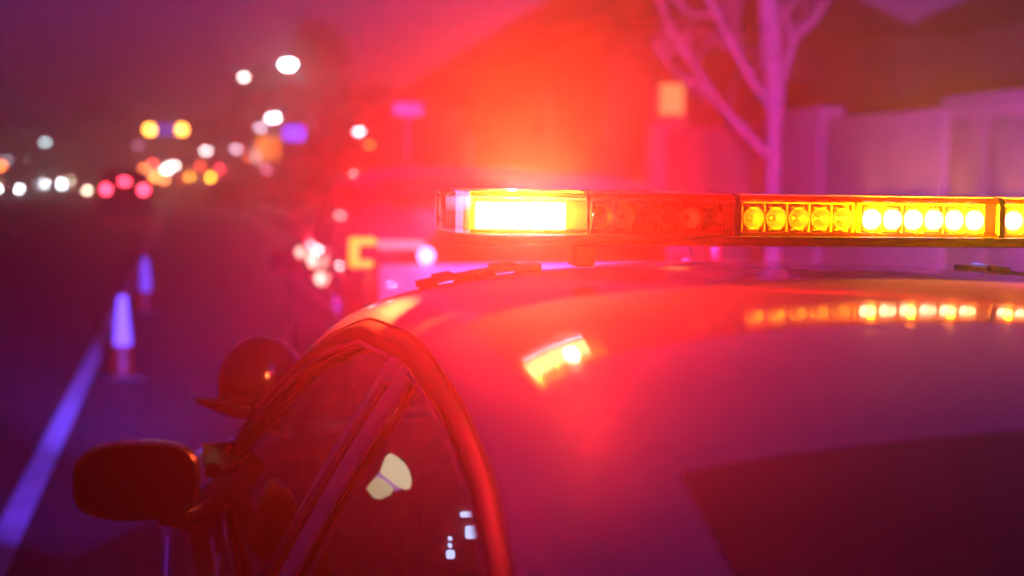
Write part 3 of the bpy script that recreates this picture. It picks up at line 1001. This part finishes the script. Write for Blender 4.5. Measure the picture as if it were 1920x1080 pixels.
def signal(px, py, d, color, strength, label, size=.16):
    p = P(px, py, d)
    r = empty("traffic_signal", (p.x, p.y + .2, 0), label, "traffic light", "traffic signals down the road")
    MB().tube([(0, 0, 0), (0, 0, p.z + .9)], .06, 8).build("pole", MAT["pole"], r)
    h = MB().box((0, -.1, p.z + .1), (.42, .2, 1.1), .05).build("signal_head", MAT["black"], r)
    for k in (-1, 0, 1):
        MB().lathe([(size, 0), (size * .9, .04), (.001, .07)], (0, -.2, p.z + k * .36), (0, -1, 0), 18).build("signal_lens", emit(color, strength * 1.4, "signal_lit") if k == 0 else MAT["black"], h)
    return r


OR, RD = (1.0, .26, .05), (1.0, .07, .06)
signal(270, 318, 105, OR, 26, "orange signal left of the warm white lamps", .22)
signal(287, 308, 107, RD, 24, "red signal just above the orange ones", .2)
signal(290, 331, 103, OR, 24, "orange signal low among the queue lights", .22)
signal(307, 336, 101, (1.0, .3, .08), 18, "orange signal lowest under the white lamps", .2)
signal(413, 317, 105, (1.0, .05, .10), 16, "red signal right of the amber truck lamps", .24)
signal(470, 292, 95, (1.0, .20, .06), 26, "orange red signal beside the yellow shop sign", .22)
signal(2, 311, 95, (1.0, .22, .05), 20, "orange signal at the far left edge", .18)
signal(440, 318, 118, (.8, .03, .06), 8, "dim red signal near the dark parked car", .28)
signal(745, 296, 55, (1.0, .06, .20), 9, "pink red signal below the violet road sign", .22)

signal(253, 330, 112, (.7, .05, .03), 6, "dim red signal left of the orange ones", .2)
signal(398, 312, 112, (.9, .04, .08), 9, "red signal just above the amber truck lamps", .22)
signal(430, 316, 116, (.9, .03, .08), 10, "red signal right beside a brighter red one", .22)
signal(455, 296, 108, (.9, .05, .04), 9, "dark red signal left of the orange red one", .22)
signal(258, 353, 112, (1.0, .04, .08), 8, "low red signal beside the red van lights", .2)
signal(342, 336, 112, (.8, .10, .05), 5, "faint red signal between the queue and the amber lamps", .2)

# overhead arm: a blue street sign between two amber signals
d = 80
p0, p1 = P(281, 243, d), P(341, 243, d)
ga = empty("signal_gantry", (p1.x + 2.5, p1.y, 0), "overhead arm with a blue street sign between two amber signals", "traffic light")
go = ga.location.copy()
MB().tube([(go.x, go.y, 0), (go.x, go.y, p1.z + .6)], .12, 10).tube([(go.x, go.y, p1.z + .5), (p0.x - .4, p0.y, p0.z + .55)], .07, 8).build("pole", MAT["pole"], ga, go)
for q in (p0, p1):
    h = MB().box(q + Vector((0, .12, 0)), (.42, .2, 1.1), .05).build("signal_head", MAT["black"], ga, go)
    MB().lathe([(.26, 0), (.22, .05), (.001, .08)], q, (0, -1, 0), 20).build("signal_lens", emit((1.0, .36, .05), 26, "amber_signal"), h, go)
mid = (p0 + p1) / 2
MB().box(mid + Vector((0, .05, 0)), (1.15, .06, .6), .02).build("street_sign", emit((0.06, .05, .9), 0.9, "blue_lit_sign"), ga, go)


def board(name, label, px, py, d, wpx, hpx, mat, posts=1, th=.06):
    p = P(px, py, d)
    r = empty(name, (p.x, p.y, 0), label, "sign")
    wv, hv = wpx * d / FP, hpx * d / FP
    MB().box((0, 0, p.z), (wv, th, hv), min(wv, hv) * .18).build("sign_panel", mat, r)
    pm = MB()
    for k in range(posts):
        pm.tube([(0 if posts == 1 else (k - .5) * wv * .6, .06, 0), (0 if posts == 1 else (k - .5) * wv * .6, .06, p.z + hv * .4)], .045 if d < 40 else .08, 8)
    pm.build("post", MAT["pole"], r)
    return r


board("road_sign", "wide pale road sign lit violet on a single post", 766, 205, 22, 56, 24, MAT["signwhite"])
board("shop_sign", "yellow lit shop sign beside the road among lamps", 503, 278, 90, 42, 42, emit((1.0, .38, .02), 1.6, "yellow_sign"), 2)
board("shop_sign", "pale lit shop sign left of the yellow one", 486, 290, 92, 22, 28, emit((.8, .75, .8), 1.8, "pale_sign"), 2)
board("shop_sign", "blue lit oval shop sign among the dark trees", 552, 250, 58, 36, 24, emit((.06, .07, 1.0), 2.6, "blue_sign"), 2)
board("shop_sign", "low dim blue sign behind the red van", 238, 352, 130, 30, 26, emit((.05, .05, .5), .8, "dim_blue_sign"), 2)

# ------------------------------------------------------------------ stucco wall along the pavement
wl = MB()


def wall_run(y0, y1, h, x=6.9, t=.22):
    wl.box((x, (y0 + y1) / 2, h / 2), (t, y1 - y0, h), .02)


wall = empty("boundary_wall", (6.9, 14, 0), "pale stucco boundary wall behind the bare tree", "wall")
WO = (6.9, 14, 0)
wall_run(11.85, 14.35, 2.36)
wall_run(14.35, 15.5, 2.49, x=6.88, t=.3)
wall_run(15.5, 19.65, 2.40)
wall_run(-8, 9.7, 2.36)
wl.build("wall_panel", MAT["stucco"], wall, WO)
for (y, hh, ww) in ((19.9, 2.46, .5),):
    pr = MB().box((6.9, y, hh / 2), (ww, ww, hh), .02).build("wall_pier", MAT["stucco"], wall, WO)
    MB().box((6.9, y, hh + .04), (ww + .08, ww + .08, .08), .015).build("pier_cap", MAT["concrete"], pr, WO)
ut = empty("utility_cabinet", (7.15, 10.8, 0), "tall pale cabinet set into the wall at the right edge", "cabinet")
uo = (7.15, 10.8, 0)
MB().box((7.15, 10.8, 1.19), (.7, 2.0, 2.38), .03).build("cabinet_body", MAT["stucco"], ut, uo)
MB().box((7.15, 10.8, 2.415), (.82, 2.1, .07), .02).build("cabinet_top", MAT["stucco"], ut, uo)
for k in range(3):
    MB().box((6.79, 10.15 + k * .65, 1.2), (.02, .58, 2.1), .006).build("door", MAT["concrete"], ut, uo)


# ------------------------------------------------------------------ houses
def hip_house(name, label, x0, x1, y0, y1, eave, ridge, over=.5, wins=()):
    r = empty(name, ((x0 + x1) / 2, (y0 + y1) / 2, 0), label, "house")
    o = ((x0 + x1) / 2, (y0 + y1) / 2, 0)
    MB().box(((x0 + x1) / 2, (y0 + y1) / 2, eave / 2), (x1 - x0, y1 - y0, eave)).build("wall", MAT["housewall"], r, o)
    a, b, c_, d_ = x0 - over, x1 + over, y0 - over, y1 + over
    hx, hy = (b - a) / 2, (d_ - c_) / 2
    h = min(hx, hy)
    cx, cy_ = (a + b) / 2, (c_ + d_) / 2
    rp = [(cx - (hx - h), cy_ - (hy - h), ridge), (cx + (hx - h), cy_ + (hy - h), ridge)]
    if hx > hy:
        rp = [(cx - (hx - h), cy_, ridge), (cx + (hx - h), cy_, ridge)]
    v = [(a, c_, eave), (b, c_, eave), (b, d_, eave), (a, d_, eave)] + rp + [(a, c_, eave - .18), (b, c_, eave - .18), (b, d_, eave - .18), (a, d_, eave - .18)]
    if hx > hy:
        f = [(0, 1, 5, 4), (1, 2, 5), (2, 3, 4, 5), (3, 0, 4)]
    else:
        f = [(0, 1, 4), (1, 2, 5, 4), (2, 3, 5), (3, 0, 4, 5)]
    f += [(0, 6, 7, 1), (1, 7, 8, 2), (2, 8, 9, 3), (3, 9, 6, 0), (6, 9, 8, 7)]
    rf = MB().add(v, f).build("roof", MAT["rooftile"], r, o, sharp=10)
    MB().box((cx, cy_, ridge + .03), (.2 if hx <= hy else 2 * (hx - h), .2 if hx > hy else 2 * (hy - h) + .02, .09), .02).build("ridge_tiles", MAT["rooftile"], rf, o)
    for (x, y, z, ww, hh, face, mm) in wins:
        fr = MB()
        if face == 'y':
            fr.box((x, y - .04, z), (ww + .16, .1, hh + .16), .01)
            wn = fr.build("window", MAT["concrete"], r, o)
            MB().box((x, y - .10, z), (ww, .03, hh)).build("pane", mm, wn, o)
        else:
            fr.box((x - .04, y, z), (.1, ww + .16, hh + .16), .01)
            wn = fr.build("window", MAT["concrete"], r, o)
            MB().box((x - .10, y, z), (.03, ww, hh)).build("pane", mm, wn, o)
    return r


LITW = emit((1.0, .50, .18), .75, "lit_window")
LITP = emit((1.0, .45, .45), .9, "pale_lit_window")
hip_house("house", "far house with a broad roof sloping down to the left", 7.6, 24, 46, 58, 4.2, 8.6, .6, [(9.5, 46, 2.5, .7, 1.1, 'y', LITP), (13, 46, 2.5, 1, 1.1, 'y', MAT["rearglass"]), (16, 46, 2.5, 1, 1.1, 'y', MAT["rearglass"])])
hip_house("house", "house with one warm lit window behind the bare tree", 8.4, 14.6, 28, 42, 4.9, 7.6, .6, [(9.8, 28, 3.36, .5, .62, 'y', LITW), (12.4, 28, 3.3, 1.0, 1.0, 'y', MAT["rearglass"]), (8.4, 33, 3.2, 1.2, 1, 'x', MAT["rearglass"])])
hip_house("house", "near house with low dark eaves at the right edge", 11.6, 19.5, 4, 19.5, 4.2, 6.6, .6, [(11.6, 9, 2.6, 1.4, 1.1, 'x', MAT["rearglass"])])

ga_ = empty("garage", (15.4, 25.5, 0), "flat roofed dark garage squeezed between the two nearer houses", "garage")
go_ = (15.4, 25.5, 0)
MB().box((15.4, 25.5, 2.2), (5.4, 3.0, 4.4)).build("wall", MAT["housewall"], ga_, go_)
MB().box((15.4, 25.5, 4.5), (5.8, 3.4, .2), .03).build("roof", MAT["rooftile"], ga_, go_)
MB().box((15.0, 23.97, 1.2), (2.6, .06, 2.2), .01).build("garage_door", MAT["concrete"], ga_, go_)

# ------------------------------------------------------------------ bare tree
rnd = random.Random(5)
tp = P(1450, 400, 13.4)
tree = empty("bare_tree", (tp.x, tp.y, .12), "leafless tree with pale trunk and forked branches before the wall", "tree")
TO = tree.location.copy()


def q(px, py, dd=0.0):
    return P(px, py, 13.4 + dd)


trunk = MB()
base = Vector((tp.x, tp.y, .1))
trunk.tube([base, q(1448, 560), q(1449, 360), q(1452, 250), q(1455, 180), q(1447, 90), q(1440, 0), q(1436, -120), q(1445, -260)], [.10, .075, .066, .07, .09, .10, .09, .07, .05], 12)
trunk.build("trunk", MAT["bark"], tree, TO)
BR = [([(1447, 300), (1400, 250), (1345, 190), (1300, 120), (1262, 60), (1230, -10)], .06, .2),
      ([(1450, 205), (1410, 150), (1370, 80), (1345, 30), (1310, -40)], .07, -.3),
      ([(1455, 190), (1475, 120), (1490, 72), (1530, 35), (1570, -30)], .075, .15),
      ([(1490, 74), (1472, 40), (1460, 5)], .035, .2),
      ([(1345, 30), (1290, 25), (1255, -10)], .035, -.4),
      ([(1530, 40), (1535, 0), (1530, -60)], .04, .3),
      ([(1330, 175), (1270, 140), (1225, 90)], .03, .5),
      ([(1440, 95), (1390, 97), (1350, 88)], .018, .3),
      ([(1440, -20), (1400, -120), (1370, -240)], .06, .3), ([(1440, -60), (1500, -150), (1540, -260)], .06, -.3)]
for pts, r0, dd in BR:
    n_ = len(pts)
    MB().tube([q(a, b, dd * k / (n_ - 1)) for k, (a, b) in enumerate(pts)], [r0 * .58 * (1 - .6 * k / (n_ - 1)) for k in range(n_)], 8).build("branch", MAT["bark"], tree, TO)


tw = MB()
for pts, r0, dd in BR:
    n_ = len(pts)
    for k in range(2, n_):
        for _ in range(5):
            t_ = rnd.random()
            a0, b0 = pts[k - 1][0] + (pts[k][0] - pts[k - 1][0]) * t_, pts[k - 1][1] + (pts[k][1] - pts[k - 1][1]) * t_
            s0 = q(a0, b0, dd * (k - 1 + t_) / (n_ - 1))
            dv = Vector((rnd.uniform(-1, 1), rnd.uniform(-1, 1), rnd.uniform(.3, 1.2))).normalized() * rnd.uniform(.25, .6)
            tw.tube([s0, s0 + dv * .5 + Vector((0, 0, .03)), s0 + dv], [.010, .007, .003], 5)
tag(tw.build("twigs", MAT["bark"], tree, TO), kind="stuff")

# ------------------------------------------------------------------ leafy trees
def leaf_cloud(seed, lumps, n, size):
    rr = random.Random(seed)
    m_ = MB()
    for _ in range(n):
        c_, rad = rr.choice(lumps)
        while True:
            v = Vector((rr.uniform(-1, 1), rr.uniform(-1, 1), rr.uniform(-1, 1)))
            if .25 < v.length < 1:
                break
        p = Vector(c_) + Vector((v.x * rad[0], v.y * rad[1], v.z * rad[2])) * rr.uniform(.8, 1.08)
        e = Vector((rr.gauss(0, 1), rr.gauss(0, 1), rr.gauss(0, 1))).normalized()
        g = e.cross(Vector((rr.gauss(0, 1), rr.gauss(0, 1), rr.gauss(0, 1)))).normalized()
        s_ = size * rr.uniform(.6, 1.4)
        m_.add([p - e * s_, p + g * s_ * .5, p + e * s_, p - g * s_ * .5], [(0, 1, 2, 3)])
    return m_


def leafy(kind):
    r = empty("leafy_tree", (0, 0, 0), "tree", "tree", "dark leafy trees down the road")
    if kind == "tall":
        l = [((0, 0, 8.6), (1.4, 1.4, 1.3)), ((.5, 0, 7.6), (1.7, 1.6, 1.2)), ((-.5, .2, 7.4), (1.5, 1.4, 1.1)), ((.3, 0, 6.3), (1.2, 1.2, 1.0)), ((-.2, 0, 5.2), (1.5, 1.5, 1.2)), ((.2, 0, 3.9), (1.9, 1.9, 1.3)), ((-1.2, 0, 3.4), (1.5, 1.5, 1.2)), ((1.2, .3, 2.9), (1.6, 1.6, 1.3))]
        h, n_ = 8, 2600
    else:
        l = [((0, 0, 3.6), (1.8, 1.8, 1.3)), ((1.4, 0, 2.9), (1.6, 1.6, 1.2)), ((-1.5, .2, 2.8), (1.7, 1.6, 1.2)), ((.2, .4, 2.2), (2.2, 2, 1.2)), ((-.6, 0, 1.4), (2.0, 2, 1.1)), ((1.0, 0, 1.3), (1.9, 1.9, 1.0))]
        h, n_ = 3.4, 1900
    MB().tube([(0, 0, 0), (.05, 0, h * .5), (0, 0, h)], [.2, .14, .05], 8).build("trunk", MAT["darkbark"], r)
    leaf_cloud(3 if kind == "tall" else 9, l, n_, .26).build("crown", MAT["leaf"], r, merge=False)
    return r


T1, T2 = leafy("tall"), leafy("low")
place = [(T1, 594, 92, 1.3, 1.2, "tall round-topped dark tree behind the bright street lamp"),
         (T2, 505, 98, 1.7, 2.0, "broad dark tree left of and below the tall round tree"),
         (T2, 640, 84, 1.5, 1.6, "dense dark tree right of the tall round tree"),
         (T2, 192, 150, 1.9, 2.05, "dark rounded tree left of the blue street sign"),
         (T2, 95, 190, 2.6, 1.9, "low wide tree behind the lone greenish lamp"),
         (T2, 10, 170, 2.2, 1.75, "low dark tree at the far left edge"),
         (T2, 420, 140, 1.9, 1.7, "dark tree above the amber truck lamps"),
         (T2, 700, 64, 1.2, 1.2, "dark tree between pale lamp and violet road sign"),
         (T2, 330, 200, 2.6, 1.9, "far low tree behind the blue street sign")]
used = set()
for (src, px, d, sx, sz, lab) in place:
    o = src if src.name not in used else copy_tree(src)
    used.add(src.name)
    x, y = ground_xy(px, d)
    o.location = (x, y, 0)
    o.scale = (sx, sx, sz)
    o.rotation_euler.z = px * .7
    o["label"] = lab

# ------------------------------------------------------------------ haze
hz = MB().box((-10, 140, 6.2), (150, 300, 14.4)).build("haze", MAT["black"])  # volume added to imitate the lens veil round the lamps
hm = bpy.data.materials.new("lens_veil_haze")
hm.use_nodes = True
hn = hm.node_tree
for nn in list(hn.nodes):
    if nn.type != 'OUTPUT_MATERIAL':
        hn.nodes.remove(nn)
pv = hn.nodes.new("ShaderNodeVolumePrincipled")
pv.inputs["Color"].default_value = (.9, .9, .9, 1)
pv.inputs["Density"].default_value = HAZE_DENSITY
pv.inputs["Anisotropy"].default_value = HAZE_G
hn.links.new(pv.outputs[0], hn.nodes["Material Output"].inputs["Volume"])
hz.data.materials.clear()
hz.data.materials.append(hm)
tag(hz, "thin haze added to imitate lens veil and lamp glow", "haze", kind="stuff")
